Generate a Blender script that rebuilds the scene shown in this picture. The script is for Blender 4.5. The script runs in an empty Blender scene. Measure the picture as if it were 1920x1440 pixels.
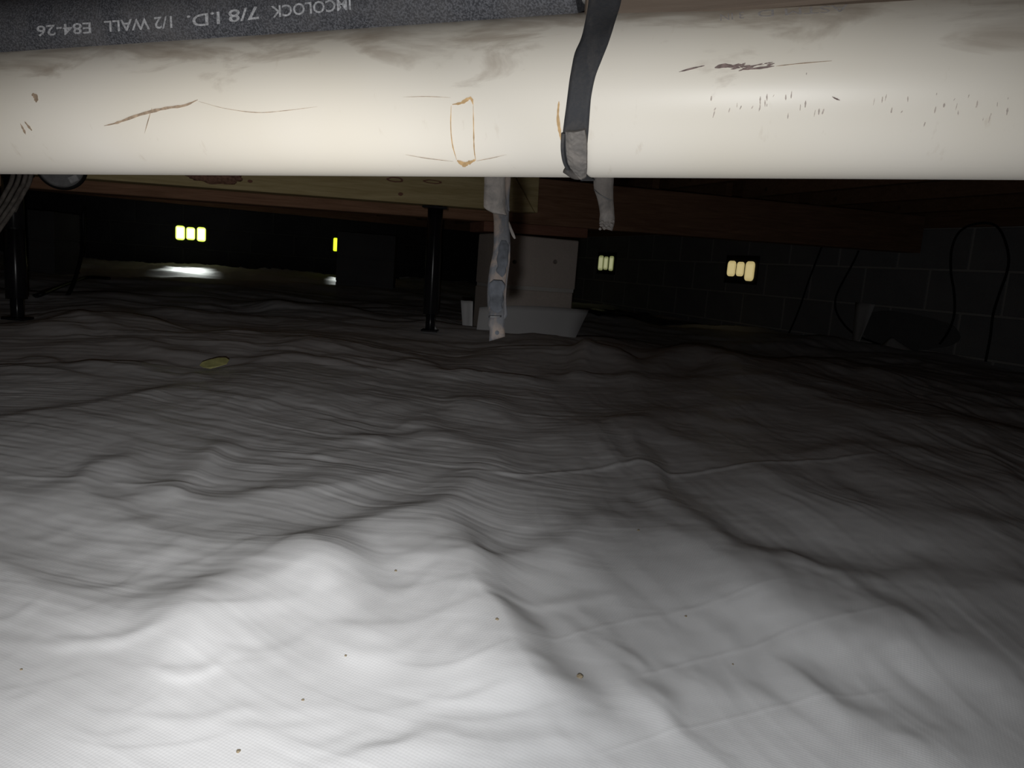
import bpy, bmesh, math, random
import numpy as np
from mathutils import Vector, Matrix

random.seed(7)
scene = bpy.context.scene
COL = scene.collection
V = Vector

# ------------------------------------------------------------------ camera
F = 1400.0
PITCH = math.radians(8.8); ROLL = math.radians(4.4)
EYE = V((0, 0, 0.27))
FW = V((0, math.cos(PITCH), -math.sin(PITCH)))
R0 = V((1, 0, 0)); U0 = V((0, math.sin(PITCH), math.cos(PITCH)))
RC = R0*math.cos(ROLL) + U0*math.sin(ROLL)
UC = -R0*math.sin(ROLL) + U0*math.cos(ROLL)
cam = bpy.data.cameras.new('camera'); cam.sensor_width = 36; cam.lens = F/1920*36
cam.clip_start = 0.02; cam.clip_end = 60
co = bpy.data.objects.new('camera', cam); COL.objects.link(co)
M4 = Matrix.Identity(4)
for i in range(3):
    M4[i][0] = RC[i]; M4[i][1] = UC[i]; M4[i][2] = -FW[i]; M4[i][3] = EYE[i]
co.matrix_world = M4
scene.camera = co

def ray(px, py): return RC*((px-960)/F) + UC*((720-py)/F) + FW
def P(px, py, d): return EYE + ray(px, py)*d
def ground(px, py, z=0.0):
    r = ray(px, py); t = (z-EYE.z)/r.z
    return EYE + r*t

# ------------------------------------------------------------------ world, light, exposure
w = bpy.data.worlds.new('world'); scene.world = w; w.use_nodes = True
w.node_tree.nodes['Background'].inputs[0].default_value = (0.6, 0.7, 1, 1)
w.node_tree.nodes['Background'].inputs[1].default_value = 0.0
scene.view_settings.view_transform = 'Standard'
scene.view_settings.look = 'None'
scene.view_settings.gamma = 1.0
scene.view_settings.use_curve_mapping = False
scene.view_settings.exposure = 0.0

def spot(name, loc, target, energy, size, blend, radius, color):
    l = bpy.data.lights.new(name, 'SPOT'); l.energy = energy
    l.spot_size = math.radians(size); l.spot_blend = blend
    l.shadow_soft_size = radius; l.color = color
    o = bpy.data.objects.new(name, l); COL.objects.link(o)
    o.location = loc
    o.rotation_euler = (target-loc).to_track_quat('-Z', 'Y').to_euler()
    return o
# the hand-held flash, just under and left of the lens
LIGHT_POS = EYE - RC*0.012 - UC*0.030
FLASH_E = 7.9
spot('phone_flash', LIGHT_POS, P(900, 960, 2.5), FLASH_E, 128, 1.0, 0.004, (0.975, 0.985, 1.0))
spot('added_far_floor_spot', LIGHT_POS, P(430, 760, 2.5), 12.0, 66, 1.0, 0.004, (1.0, 0.985, 0.975))  # extra spot added at the flash to brighten the distance and the left floor

# ------------------------------------------------------------------ helpers
def tag(o, label=None, cat=None, group=None, kind=None):
    if label: o['label'] = label
    if cat: o['category'] = cat
    if group: o['group'] = group
    if kind: o['kind'] = kind
    return o

def link(name, me, mat=None, parent=None, smooth=False):
    o = bpy.data.objects.new(name, me); COL.objects.link(o)
    if mat and len(me.materials) == 0: me.materials.append(mat)
    if parent: o.parent = parent
    if smooth:
        me.polygons.foreach_set('use_smooth', [True]*len(me.polygons))
    return o

def obj(name, bm, mat, parent=None, smooth=False, bevel=0):
    if bevel:
        bmesh.ops.bevel(bm, geom=bm.edges[:], offset=bevel, segments=1, affect='EDGES')
    bmesh.ops.recalc_face_normals(bm, faces=bm.faces)
    me = bpy.data.meshes.new(name); bm.to_mesh(me); bm.free()
    return link(name, me, mat, parent, smooth)

def empty(name, loc, rotz=0):
    o = bpy.data.objects.new(name, None); COL.objects.link(o)
    o.location = loc; o.rotation_euler = (0, 0, rotz); o.empty_display_size = 0.05
    return o

def box_bm(x0, x1, y0, y1, z0, z1, bm=None):
    bm = bm or bmesh.new()
    vs = [bm.verts.new((x, y, z)) for x in (x0, x1) for y in (y0, y1) for z in (z0, z1)]
    for f in ((0,1,3,2),(4,6,7,5),(0,4,5,1),(2,3,7,6),(0,2,6,4),(1,5,7,3)):
        bm.faces.new([vs[i] for i in f])
    return bm

def spline(pts, n=8):
    """Catmull-Rom through pts"""
    pts = [V(p) for p in pts]; out = []
    q = [pts[0]*2-pts[1]] + pts + [pts[-1]*2-pts[-2]]
    for i in range(1, len(q)-2):
        for k in range(n):
            t = k/n; a, b, c, d = q[i-1:i+3]
            out.append(0.5*((2*b) + (c-a)*t + (2*a-5*b+4*c-d)*t*t + (3*b-a-3*c+d)*t**3))
    out.append(pts[-1]); return out

def tube_bm(path, r, seg=12, bm=None, cap=True, rfun=None):
    bm = bm or bmesh.new(); rings = []
    n = len(path); up = None
    for i, p in enumerate(path):
        t = (path[min(i+1, n-1)] - path[max(i-1, 0)]).normalized()
        if up is None:
            up = V((0, 0, 1)) if abs(t.z) < 0.9 else V((1, 0, 0))
        a = (up - t*up.dot(t)).normalized(); b = t.cross(a); up = a
        rr = rfun(i/(n-1)) if rfun else r
        rings.append([bm.verts.new(p + a*math.cos(2*math.pi*k/seg)*rr + b*math.sin(2*math.pi*k/seg)*rr) for k in range(seg)])
    for i in range(n-1):
        for k in range(seg):
            bm.faces.new((rings[i][k], rings[i][(k+1) % seg], rings[i+1][(k+1) % seg], rings[i+1][k]))
    if cap:
        bm.faces.new(rings[0][::-1]); bm.faces.new(rings[-1])
    return bm

def ribbon_bm(L, R, thick, cross=5, ragged=0, bm=None, crown=0.0):
    """strap from left/right point lists, thickness towards the back; n x cross grid"""
    bm = bm or bmesh.new(); n = len(L); front = []; back = []
    for i in range(n):
        j0, j1 = max(i-1, 0), min(i+1, n-1)
        t = ((L[j1]+R[j1])*0.5-(L[j0]+R[j0])*0.5).normalized()
        wv = (R[i]-L[i]).normalized(); nn = t.cross(wv).normalized()
        if nn.dot(EYE-L[i]) < 0: nn = -nn
        fr, bk = [], []
        for k in range(cross+1):
            s = k/cross; p = L[i].lerp(R[i], s)
            bump = crown*(1-(2*s-1)**2)
            p = p + nn*(bump + random.uniform(-ragged, ragged))
            fr.append(bm.verts.new(p)); bk.append(bm.verts.new(p-nn*thick))
        front.append(fr); back.append(bk)
    for i in range(n-1):
        for k in range(cross):
            bm.faces.new((front[i][k], front[i][k+1], front[i+1][k+1], front[i+1][k]))
            bm.faces.new((back[i][k], back[i+1][k], back[i+1][k+1], back[i][k+1]))
        bm.faces.new((front[i][0], front[i+1][0], back[i+1][0], back[i][0]))
        bm.faces.new((front[i][-1], back[i][-1], back[i+1][-1], front[i+1][-1]))
    for e in (0, n-1):
        for k in range(cross):
            bm.faces.new((front[e][k], front[e][k+1], back[e][k+1], back[e][k]))
    return bm

# ------------------------------------------------------------------ materials
class NT:
    def __init__(s, name):
        s.m = bpy.data.materials.new(name); s.m.use_nodes = True
        s.t = s.m.node_tree; s.b = s.t.nodes['Principled BSDF']
    def n(s, typ, **kw):
        nd = s.t.nodes.new(typ)
        for k, v in kw.items():
            if k in nd.inputs: nd.inputs[k].default_value = v
            else: setattr(nd, k, v)
        return nd
    def l(s, a, b): s.t.links.new(a, b)
    def coord(s, scale=(1,1,1), rot=(0,0,0)):
        tc = s.n('ShaderNodeTexCoord'); mp = s.n('ShaderNodeMapping')
        mp.inputs['Scale'].default_value = scale; mp.inputs['Rotation'].default_value = rot
        s.l(tc.outputs['Object'], mp.inputs['Vector']); return mp.outputs['Vector']
    def noise(s, vec, scale, detail=4, rough=0.5, dist=0):
        nd = s.n('ShaderNodeTexNoise'); nd.inputs['Scale'].default_value = scale
        nd.inputs['Detail'].default_value = detail; nd.inputs['Roughness'].default_value = rough
        nd.inputs['Distortion'].default_value = dist
        s.l(vec, nd.inputs['Vector']); return nd.outputs['Fac']
    def ramp(s, fac, stops):
        r = s.n('ShaderNodeValToRGB'); el = r.color_ramp.elements
        while len(el) < len(stops): el.new(0.5)
        for e, (p, c) in zip(el, stops):
            e.position = p; e.color = (*c, 1) if len(c) == 3 else c
        s.l(fac, r.inputs['Fac']); return r.outputs['Color']
    def mix(s, fac, a, b, mode='MIX'):
        nd = s.n('ShaderNodeMix', data_type='RGBA', blend_type=mode)
        for sock, v in ((nd.inputs[0], fac), (nd.inputs[6], a), (nd.inputs[7], b)):
            if hasattr(v, 'is_output'): s.l(v, sock)
            elif isinstance(v, tuple): sock.default_value = (*v, 1)
            else: sock.default_value = v
        return nd.outputs[2]
    def math(s, op, a, b=None):
        nd = s.n('ShaderNodeMath', operation=op)
        for sock, v in ((nd.inputs[0], a), (nd.inputs[1], b)):
            if v is None: continue
            if hasattr(v, 'is_output'): s.l(v, sock)
            else: sock.default_value = v
        return nd.outputs[0]
    def color(s, c):
        if hasattr(c, 'is_output'): s.l(c, s.b.inputs['Base Color'])
        else: s.b.inputs['Base Color'].default_value = (*c, 1)
    def bump(s, h, strength=0.3, dist=0.002):
        b = s.n('ShaderNodeBump'); b.inputs['Strength'].default_value = strength
        b.inputs['Distance'].default_value = dist
        s.l(h, b.inputs['Height']); s.l(b.outputs['Normal'], s.b.inputs['Normal'])
    def rs(s, r, spec=0.5):
        if hasattr(r, 'is_output'): s.l(r, s.b.inputs['Roughness'])
        else: s.b.inputs['Roughness'].default_value = r
        s.b.inputs['Specular IOR Level'].default_value = spec

def mat_liner(name='white_liner', base=(0.78, 0.785, 0.79)):
    t = NT(name)
    v1 = t.coord()
    big = t.noise(v1, 3.0, 4, 0.55)
    dirt = t.noise(v1, 60, 3, 0.6)
    c = t.ramp(big, [(0.3, tuple(x*0.93 for x in base)), (0.62, base)])
    c = t.mix(t.ramp(dirt, [(0.70, (0,0,0)), (0.80, (0.35,0.35,0.35))]), c, tuple(x*0.8 for x in base))
    t.color(c)
    wv = t.n('ShaderNodeTexWave', wave_type='BANDS', bands_direction='X'); wv.inputs['Scale'].default_value = 150
    wv.inputs['Distortion'].default_value = 1.5; wv.inputs['Detail'].default_value = 1
    wv2 = t.n('ShaderNodeTexWave', wave_type='BANDS', bands_direction='Y'); wv2.inputs['Scale'].default_value = 150
    wv2.inputs['Distortion'].default_value = 1.5; wv2.inputs['Detail'].default_value = 1
    rot = t.coord(rot=(0, 0, 0.45))
    t.l(rot, wv.inputs['Vector']); t.l(rot, wv2.inputs['Vector'])
    h = t.math('ADD', wv.outputs['Fac'], wv2.outputs['Fac'])
    h = t.math('ADD', t.math('MULTIPLY', h, 0.5), t.math('MULTIPLY', t.noise(v1, 120, 3, 0.6), 0.5))
    t.bump(h, 0.08, 0.0008)
    t.rs(0.42 if name == 'white_liner' else 0.65, 0.35 if name == 'white_liner' else 0.1)
    return t.m

def mat_pipe():
    t = NT('cream_pvc')
    v1 = t.coord(); tc = t.n('ShaderNodeTexCoord')
    sep = t.n('ShaderNodeSeparateXYZ'); t.l(tc.outputs['Object'], sep.inputs[0])
    # object x runs along the pipe, z is up: dust has settled on the upper side
    st = t.coord(scale=(1, 3, 3))
    n1 = t.noise(st, 14, 6, 0.6, 0.6); n2 = t.noise(t.coord(scale=(3, 1, 1)), 45, 4, 0.6)
    hz = t.math('ADD', t.math('MULTIPLY', sep.outputs['Z'], 14.0), t.math('MULTIPLY', n1, 2.2))
    hz2 = t.math('SUBTRACT', hz, 0.86)
    dust = t.ramp(hz2, [(0.50, (0,0,0)), (0.72, (0.45,0.45,0.45)), (0.98, (0.80,0.80,0.80))])
    base = t.ramp(t.noise(v1, 5, 3, 0.5), [(0.3, (0.72, 0.665, 0.555)), (0.7, (0.78, 0.735, 0.655))])
    sp = t.ramp(n2, [(0.66, (0,0,0)), (0.78, (0.30,0.30,0.30))])
    c = t.mix(sp, base, (0.46, 0.37, 0.27))
    c = t.mix(dust, c, (0.34, 0.275, 0.21))
    t.color(c)
    t.bump(n1, 0.1, 0.0006)
    t.rs(0.42, 0.4)
    return t.m

def mat_foam():
    t = NT('black_foam'); v = t.coord()
    sp = t.noise(v, 900, 2, 0.6); cl = t.noise(v, 22, 5, 0.6)
    c = t.ramp(sp, [(0.42, (0.045, 0.046, 0.052)), (0.62, (0.135, 0.137, 0.150))])
    c = t.mix(t.ramp(cl, [(0.45, (0,0,0)), (0.7, (0.4,0.4,0.4))]), c, (0.16, 0.15, 0.145))
    t.color(c); t.bump(sp, 0.35, 0.0008); t.rs(0.75, 0.3)
    return t.m

def mat_wood(name, lo, hi, scale=1.0, knots=True):
    t = NT(name)
    v = t.coord(scale=(1.2*scale, 8*scale, 14*scale))
    n = t.noise(v, 2.4, 6, 0.62, 1.6)
    v2 = t.coord(scale=(4, 90, 90)); fine = t.noise(v2, 3, 3, 0.6)
    c = t.ramp(n, [(0.30, lo), (0.50, tuple((a+b)/2 for a, b in zip(lo, hi))), (0.66, hi)])
    c = t.mix(0.35, c, t.ramp(fine, [(0.3, lo), (0.7, hi)]))
    if knots:
        kv = t.n('ShaderNodeTexVoronoi'); kv.inputs['Scale'].default_value = 2.3
        t.l(t.coord(scale=(1, 2.5, 2.5)), kv.inputs['Vector'])
        k = t.ramp(kv.outputs['Distance'], [(0.03, (1,1,1)), (0.09, (0,0,0))])
        c = t.mix(k, c, tuple(x*0.35 for x in lo))
    t.color(c); t.bump(n, 0.25, 0.003); t.rs(0.8, 0.2)
    return t.m

def mat_block(name, lo, hi):
    t = NT(name); v = t.coord()
    n = t.noise(v, 160, 4, 0.7); b = t.noise(v, 4, 4, 0.6)
    c = t.mix(0.5, t.ramp(n, [(0.3, lo), (0.7, hi)]), t.ramp(b, [(0.3, lo), (0.7, hi)]))
    t.color(c); t.bump(n, 0.6, 0.003); t.rs(0.9, 0.2)
    return t.m

def mat_plain(name, c, r=0.6, spec=0.4, ns=40, var=0.25, bump=0.15):
    t = NT(name); v = t.coord()
    n = t.noise(v, ns, 5, 0.6)
    t.color(t.ramp(n, [(0.3, tuple(x*(1-var) for x in c)), (0.7, tuple(min(1, x*(1+var)) for x in c))]))
    if bump: t.bump(n, bump, 0.001)
    t.rs(r, spec); return t.m

def mat_strap(name, dark, dust, lo=0.42, hi=0.62, sc=55):
    t = NT(name); n = t.noise(t.coord(scale=(1,1,0.6)), sc, 6, 0.65, 0.8)
    f = t.noise(t.coord(), 500, 3, 0.6)
    c = t.mix(t.ramp(n, [(lo, (0,0,0)), (hi, (1,1,1))]), dark, dust)
    c = t.mix(t.math('MULTIPLY', f, 0.5), c, tuple(x*0.5 for x in dust))
    t.color(c); t.bump(f, 0.3, 0.0006); t.rs(0.72, 0.3)
    return t.m

def mat_emit(name, core, edge, s):
    """daylit opening: brightest in its middle (object coords -1..1 across x,z)"""
    t = NT(name); tc = t.n('ShaderNodeTexCoord'); sp = t.n('ShaderNodeSeparateXYZ')
    t.l(tc.outputs['Generated'], sp.inputs[0])
    ax = t.math('ABSOLUTE', t.math('SUBTRACT', sp.outputs['X'], 0.5))
    az = t.math('ABSOLUTE', t.math('SUBTRACT', sp.outputs['Z'], 0.5))
    m = t.math('MAXIMUM', ax, az)
    c = t.ramp(m, [(0.30, core), (0.46, edge)])
    t.color((0.02, 0.02, 0.02))
    t.l(c, t.b.inputs['Emission Color']); t.b.inputs['Emission Strength'].default_value = s
    return t.m

M = dict(
    liner=mat_liner(), pipe=mat_pipe(), foam=mat_foam(),
    liner_far=mat_liner('white_liner_far', (0.80, 0.79, 0.79)),
    pine=mat_wood('pale_pine', (0.46, 0.35, 0.16), (0.74, 0.62, 0.34)),
    old=mat_wood('dark_old_wood', (0.20, 0.105, 0.06), (0.42, 0.24, 0.15)),
    joist=mat_wood('brown_joist_wood', (0.20, 0.11, 0.06), (0.36, 0.20, 0.12)),
    shim=mat_wood('reddish_wood', (0.22, 0.10, 0.07), (0.36, 0.18, 0.12), knots=False),
    board=mat_wood('dusty_board', (0.12, 0.09, 0.068), (0.18, 0.14, 0.108), knots=False),
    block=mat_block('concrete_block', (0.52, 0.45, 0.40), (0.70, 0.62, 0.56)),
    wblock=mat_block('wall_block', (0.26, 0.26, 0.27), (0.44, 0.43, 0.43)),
    mortar=mat_block('mortar', (0.55, 0.53, 0.50), (0.70, 0.68, 0.64)),
    patch=mat_block('patch_block', (0.16, 0.16, 0.165), (0.27, 0.265, 0.265)), tail2=mat_strap('rough_grey_rubber', (0.10, 0.095, 0.09), (0.22, 0.20, 0.18), 0.3, 0.6, 90),  # darker block tone for the rounded patch low on the right wall
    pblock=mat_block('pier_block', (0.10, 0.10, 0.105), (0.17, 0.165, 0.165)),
    dblock=mat_block('shade_tinted_wall_block', (0.035, 0.035, 0.04), (0.06, 0.06, 0.065)), dmortar=mat_block('shade_tinted_mortar', (0.06, 0.06, 0.06), (0.08, 0.08, 0.08)),  # far wall's shade put into these darker block and mortar colours
    earth=mat_block('earth', (0.06, 0.045, 0.03), (0.12, 0.09, 0.06)),
    black=mat_plain('black_paint', (0.012, 0.012, 0.015), 0.22, 0.6, var=0.2, bump=0.05),
    blackplastic=mat_plain('black_plastic', (0.01, 0.011, 0.014), 0.3, 0.5),
    cable=mat_plain('black_cable', (0.008, 0.008, 0.009), 0.5, 0.3),
    dcable=mat_plain('dusty_cable', (0.20, 0.18, 0.16), 0.8, 0.2, 60, 0.4),
    strapb=mat_strap('black_strap', (0.028, 0.031, 0.037), (0.15, 0.135, 0.12), 0.50, 0.80, 20),
    tail=mat_strap('grey_rubber', (0.03, 0.028, 0.027), (0.085, 0.075, 0.067), 0.3, 0.6, 90),
    clean=mat_plain('clean_rubber', (0.022, 0.024, 0.028), 0.8, 0.15, 120, 0.5),
    dusty=mat_strap('dusty_strap', (0.020, 0.023, 0.028), (0.066, 0.051, 0.042), 0.45, 0.58, 42),
    glue=mat_plain('glue_residue', (0.50, 0.33, 0.16), 0.6, 0.3, 200, 0.4),
    scratch=mat_plain('brown_scratch', (0.36, 0.27, 0.19), 0.8, 0.2, 300, 0.4),
    scuff=mat_plain('grey_scuff', (0.46, 0.40, 0.35), 0.8, 0.2, 300, 0.3),
    smudge=mat_plain('dark_smudge', (0.20, 0.15, 0.135), 0.8, 0.2, 300, 0.5),
    ink=mat_plain('grey_print', (0.40, 0.40, 0.41), 0.8, 0.2, 700, 0.5),
    pink=mat_plain('pale_blue_print', (0.43, 0.40, 0.38), 0.7, 0.2, 500, 0.2),
    greycap=mat_plain('grey_plastic', (0.30, 0.30, 0.30), 0.5, 0.4, 60, 0.2),
    whitetab=mat_plain('pale_metal', (0.62, 0.62, 0.62), 0.4, 0.5, 60, 0.2),
    frame=mat_plain('vent_frame', (0.02, 0.02, 0.02), 0.7, 0.3),
    leaf=mat_plain('yellow_leaf', (0.40, 0.39, 0.16), 0.6, 0.3, 60, 0.3),
    grit=mat_plain('grit', (0.22, 0.18, 0.12), 0.9, 0.2, 100, 0.3),
    mud=mat_plain('reddish_mud', (0.34, 0.19, 0.13), 0.95, 0.1, 120, 0.4, 0.8),
    steel=mat_plain('dull_steel', (0.35, 0.34, 0.32), 0.5, 0.5, 60, 0.3),
    glow=mat_emit('daylight_strong', (1.0, 1.0, 0.75), (0.55, 0.72, 0.06), 1.6),
    glow2=mat_emit('daylight_yellow', (0.85, 0.95, 0.05), (0.7, 0.9, 0.02), 1.3),
    dimglow=mat_emit('daylight_dim', (0.50, 0.41, 0.20), (0.40, 0.32, 0.14), 1.0),
    dimglow2=mat_emit('daylight_dim_green', (0.30, 0.30, 0.17), (0.12, 0.13, 0.05), 1.0),
)

_nt = M['black'].node_tree; _b = _nt.nodes['Principled BSDF']
_tg = _nt.nodes.new('ShaderNodeTangent'); _tg.direction_type = 'RADIAL'; _tg.axis = 'Z'
_nt.links.new(_tg.outputs['Tangent'], _b.inputs['Tangent'])
_b.inputs['Anisotropic'].default_value = 0.9; _b.inputs['Anisotropic Rotation'].default_value = 0.25
_b.inputs['Roughness'].default_value = 0.3

# ------------------------------------------------------------------ room lines in plan
def plan(px, py, d): p = P(px, py, d); return V((p.x, p.y, 0))
A = plan(1920, 575, 3.25); B = plan(1540, 547, 4.35)
WD = (B-A).normalized()                 # along the right wall, going away
GD = V((WD.y, -WD.x, 0))                # along girder and far wall, going right
if GD.x < 0: GD = -GD
FV = plan(356, 440, 7.0)                # point on the far wall
def isect(p, d, q, e):
    # p + s d = q + t e
    det = d.x*(-e.y) + e.x*d.y
    r = q-p
    s = (r.x*(-e.y) + e.x*r.y)/det
    return p + d*s
corner = isect(A, WD, FV, GD)
ANG = math.atan2(GD.y, GD.x)            # rotation of the house axes
left_c = corner - GD*8.6
near_r = corner - WD*8.2
near_l = left_c - WD*8.2

# ------------------------------------------------------------------ structure
def wall(name, start, direction, length, inward, skip=(), zs=(-0.18, 0.02, 0.22, 0.42), blocks=True, top=0.62):
    """mortar core at the back with one block object per block; local x along, local -y inward"""
    ang = math.atan2(direction.y, direction.x)
    sgn = 1 if V((-math.sin(ang), math.cos(ang), 0)).dot(inward) > 0 else -1
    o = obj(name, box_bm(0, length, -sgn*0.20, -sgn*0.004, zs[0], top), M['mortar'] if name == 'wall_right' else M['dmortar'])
    o.location = start; o.rotation_euler = (0, 0, ang); o['kind'] = 'structure'
    if blocks:
        lo, hi = sorted((0, -sgn*0.19))
        me = None
        for r, z in enumerate(zs):
            x = -0.2 if r % 2 else 0.0
            while x < length-0.02:
                x0 = max(x, 0)+0.005; x1 = min(x+0.4, length)-0.005
                if not any(a < (x0+x1)/2 < b and r == rr for a, b, rr in skip) and x1-x0 > 0.05:
                    full = abs((x1-x0)-0.39) < 1e-4
                    if full and me:
                        b = bpy.data.objects.new('concrete_block', me); COL.objects.link(b); b.parent = o
                    else:
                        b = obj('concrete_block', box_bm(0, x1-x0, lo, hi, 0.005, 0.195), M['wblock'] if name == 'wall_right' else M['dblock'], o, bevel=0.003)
                        if full: me = b.data
                    b.location = (x0, random.uniform(-0.001, 0.001), z)
                x += 0.4
    return o
wr = wall('wall_right', near_r, WD, 8.2, GD*-1)
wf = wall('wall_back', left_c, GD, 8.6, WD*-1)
wall('wall_left', near_l, WD, 8.2, GD, blocks=False)
wall('wall_front', near_l, GD, 8.6, WD, blocks=False)

def quadslab(name, z0, z1, mat, grow=0.2):
    bm = bmesh.new()
    c = [near_l - GD*grow - WD*grow, near_r + GD*grow - WD*grow, corner + GD*grow + WD*grow, left_c - GD*grow + WD*grow]
    lo = [bm.verts.new((p.x, p.y, z0)) for p in c]; hi = [bm.verts.new((p.x, p.y, z1)) for p in c]
    bm.faces.new(lo[::-1]); bm.faces.new(hi)
    for i in range(4): bm.faces.new((lo[i], lo[(i+1) % 4], hi[(i+1) % 4], hi[i]))
    o = obj(name, bm, mat); o['kind'] = 'structure'; return o
quadslab('floor', -0.30, -0.18, M['earth'])
quadslab('ceiling', 0.91, 0.94, M['joist'])
for k, (st, dr, ln, iw) in enumerate(((near_r, WD, 8.2, -GD), (left_c, GD, 8.6, -WD), (near_l, WD, 8.2, GD), (near_l, GD, 8.6, WD))):
    an = math.atan2(dr.y, dr.x); sg = 1 if V((-math.sin(an), math.cos(an), 0)).dot(iw) > 0 else -1
    t = obj('trim_%d' % (k+1), box_bm(0, ln, -sg*0.16, -sg*0.005, 0.622, 0.905), M['joist'])
    t.location = st; t.rotation_euler = (0, 0, an); t['kind'] = 'structure'

# ------------------------------------------------------------------ liner height field
rng = np.random.RandomState(3)
LAT = rng.rand(256, 256)*2-1
def vnoise(x, y):
    xi = np.floor(x).astype(int); yi = np.floor(y).astype(int)
    fx = x-xi; fy = y-yi
    fx = fx*fx*fx*(fx*(fx*6-15)+10); fy = fy*fy*fy*(fy*(fy*6-15)+10)
    a = LAT[xi & 255, yi & 255]; b = LAT[(xi+1) & 255, yi & 255]
    c = LAT[xi & 255, (yi+1) & 255]; d = LAT[(xi+1) & 255, (yi+1) & 255]
    return (a*(1-fx)+b*fx)*(1-fy) + (c*(1-fx)+d*fx)*fy
def fbm(x, y, o=4, g=0.5):
    s = 0; a = 1; k = 1
    for i in range(o):
        s = s + a*vnoise(x*k+17.3*i, y*k+9.1*i); a *= g; k *= 2.03
    return s
def ridge(x, y, o=3):
    s = 0; a = 1; k = 1
    for i in range(o):
        s = s + a*(1-2*np.abs(vnoise(x*k+31*i, y*k+11*i))); a *= 0.5; k *= 2.1
    return s

# folds seen on the sheet: crest line, width of the slope behind it, width of the slope in
# front of it (both as seen from the camera position over flat ground), steepness
FOLDS = [
    ([(280,1195),(400,1150),(480,1105),(540,1082),(600,1085),(660,1100)], 62, 90, .55),
    ([(540,1080),(640,1045),(720,1010),(800,985),(870,950),(915,910)], 42, 60, .50),
    ([(1100,1000),(1160,1012),(1250,1030),(1350,1065),(1450,1090),(1560,1112),(1700,1128),(1960,1135)], 45, 110, .55),
    ([(1340,1110),(1420,1140),(1500,1190),(1580,1215),(1700,1235),(1960,1290)], 60, 60, .50),
    ([(1140,1285),(1200,1320),(1270,1347)], 28, 45, .42),
    ([(1440,1290),(1530,1330),(1650,1390),(1800,1440)], 34, 55, .36),
    ([(620,1440),(720,1415),(830,1400),(950,1412),(1090,1400)], 22, 35, .32),
    ([(-60,1035),(40,1090),(120,1125),(250,1150),(400,1150)], 38, 60, .36),
    ([(110,925),(210,960),(280,1010),(380,1035),(520,1032)], 32, 60, .36),
    ([(230,905),(310,925),(360,945),(440,950),(540,935),(680,905)], 28, 75, .50),
    ([(-60,925),(60,930),(160,912)], 30, 50, .35),
    ([(140,908),(200,880),(265,860)], 25, 30, .40),
    ([(860,1085),(980,1072),(1060,1038),(1115,1000)], 32, 60, .30),
    ([(1340,890),(1430,920),(1520,960),(1620,990),(1760,1005),(1960,1030)], 45, 60, .55),
    ([(1200,930),(1260,970),(1320,1000),(1360,1018)], 35, 40, .38),
    ([(1440,876),(1560,862),(1700,865),(1800,872),(1960,880)], 20, 60, .50),
    ([(1600,905),(1740,930),(1960,935)], 25, 40, .45),
    ([(1180,842),(1200,858),(1250,888)], 20, 25, .50),
    ([(1050,798),(1100,815),(1180,805),(1260,788)], 25, 40, .40),
    ([(780,800),(860,830),(960,852)], 25, 40, .35),
    ([(-60,800),(40,788),(130,772),(250,750),(345,740)], 14, 100, .70),
    ([(260,746),(330,735),(410,750)], 10, 15, .50),
    ([(380,748),(450,720),(540,703),(640,705)], 25, 60, .50),
    ([(-60,690),(60,697),(180,690),(330,680)], 15, 40, .50),
    ([(1240,720),(1420,735),(1600,785),(1750,815),(1960,845)], 20, 40, .50),
    ([(1350,708),(1500,728),(1700,768),(1960,818)], 14, 30, .60),
    ([(1440,700),(1600,712),(1800,745),(1960,765)], 14, 26, .55),
    ([(1200,690),(1290,668),(1340,685),(1400,705)], 20, 20, .60),
    ([(1070,692),(1110,664),(1150,672),(1200,700)], 16, 25, .65),
    ([(860,690),(960,664),(1060,662),(1120,690)], 20, 26, .45),
    ([(-60,625),(60,612),(180,606),(300,618)], 12, 25, .50),
    ([(300,640),(480,632),(640,645),(760,655)], 12, 25, .50),
    ([(150,567),(300,556),(420,556),(580,568)], 14, 20, .60),
    ([(520,592),(700,592),(870,606)], 16, 22, .50),
    ([(480,676),(600,658),(740,668),(860,684)], 10, 25, .50),
    ([(60,655),(200,646),(330,655)], 10, 18, .45),
    ([(200,534),(450,540),(700,548),(860,556)], 8, 10, .60),
    ([(640,702),(760,696),(870,706)], 8, 20, .45),
]
# folds that run away from the camera: dark slope on their right
RADIAL = [
    ([(835,1000),(865,1090),(915,1185),(985,1285),(1060,1370)], 62, 130, .75),
    ([(400,830),(380,880),(330,940)], 30, 40, .35),
    ([(620,1050),(680,1150),(700,1260)], 60, 80, .22),
]
_r = random.Random(11)
for k in range(64):     # small diagonal creases on the right
    x0 = _r.uniform(980, 1900); y0 = _r.uniform(800, 1400); L = _r.uniform(60, 230)
    sl = _r.uniform(.45, .85)
    FOLDS.append(([(x0, y0), (x0+L*.5, y0+L*.5*sl+_r.uniform(-6, 6)), (x0+L, y0+L*sl)], _r.uniform(8, 20), _r.uniform(14, 34), _r.uniform(.08, .24)))
for k in range(80):     # small hanging arcs on the left
    x0 = _r.uniform(-150, 850); y0 = 780+620*_r.random()**1.2; L = _r.uniform(110, 360); c_ = _r.uniform(4, 26)
    FOLDS.append(([(x0, y0), (x0+L*.3, y0+c_), (x0+L*.6, y0+c_*.9), (x0+L, y0-_r.uniform(0, 18))], _r.uniform(5, 13), _r.uniform(9, 24), _r.uniform(.06, .18)))
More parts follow.
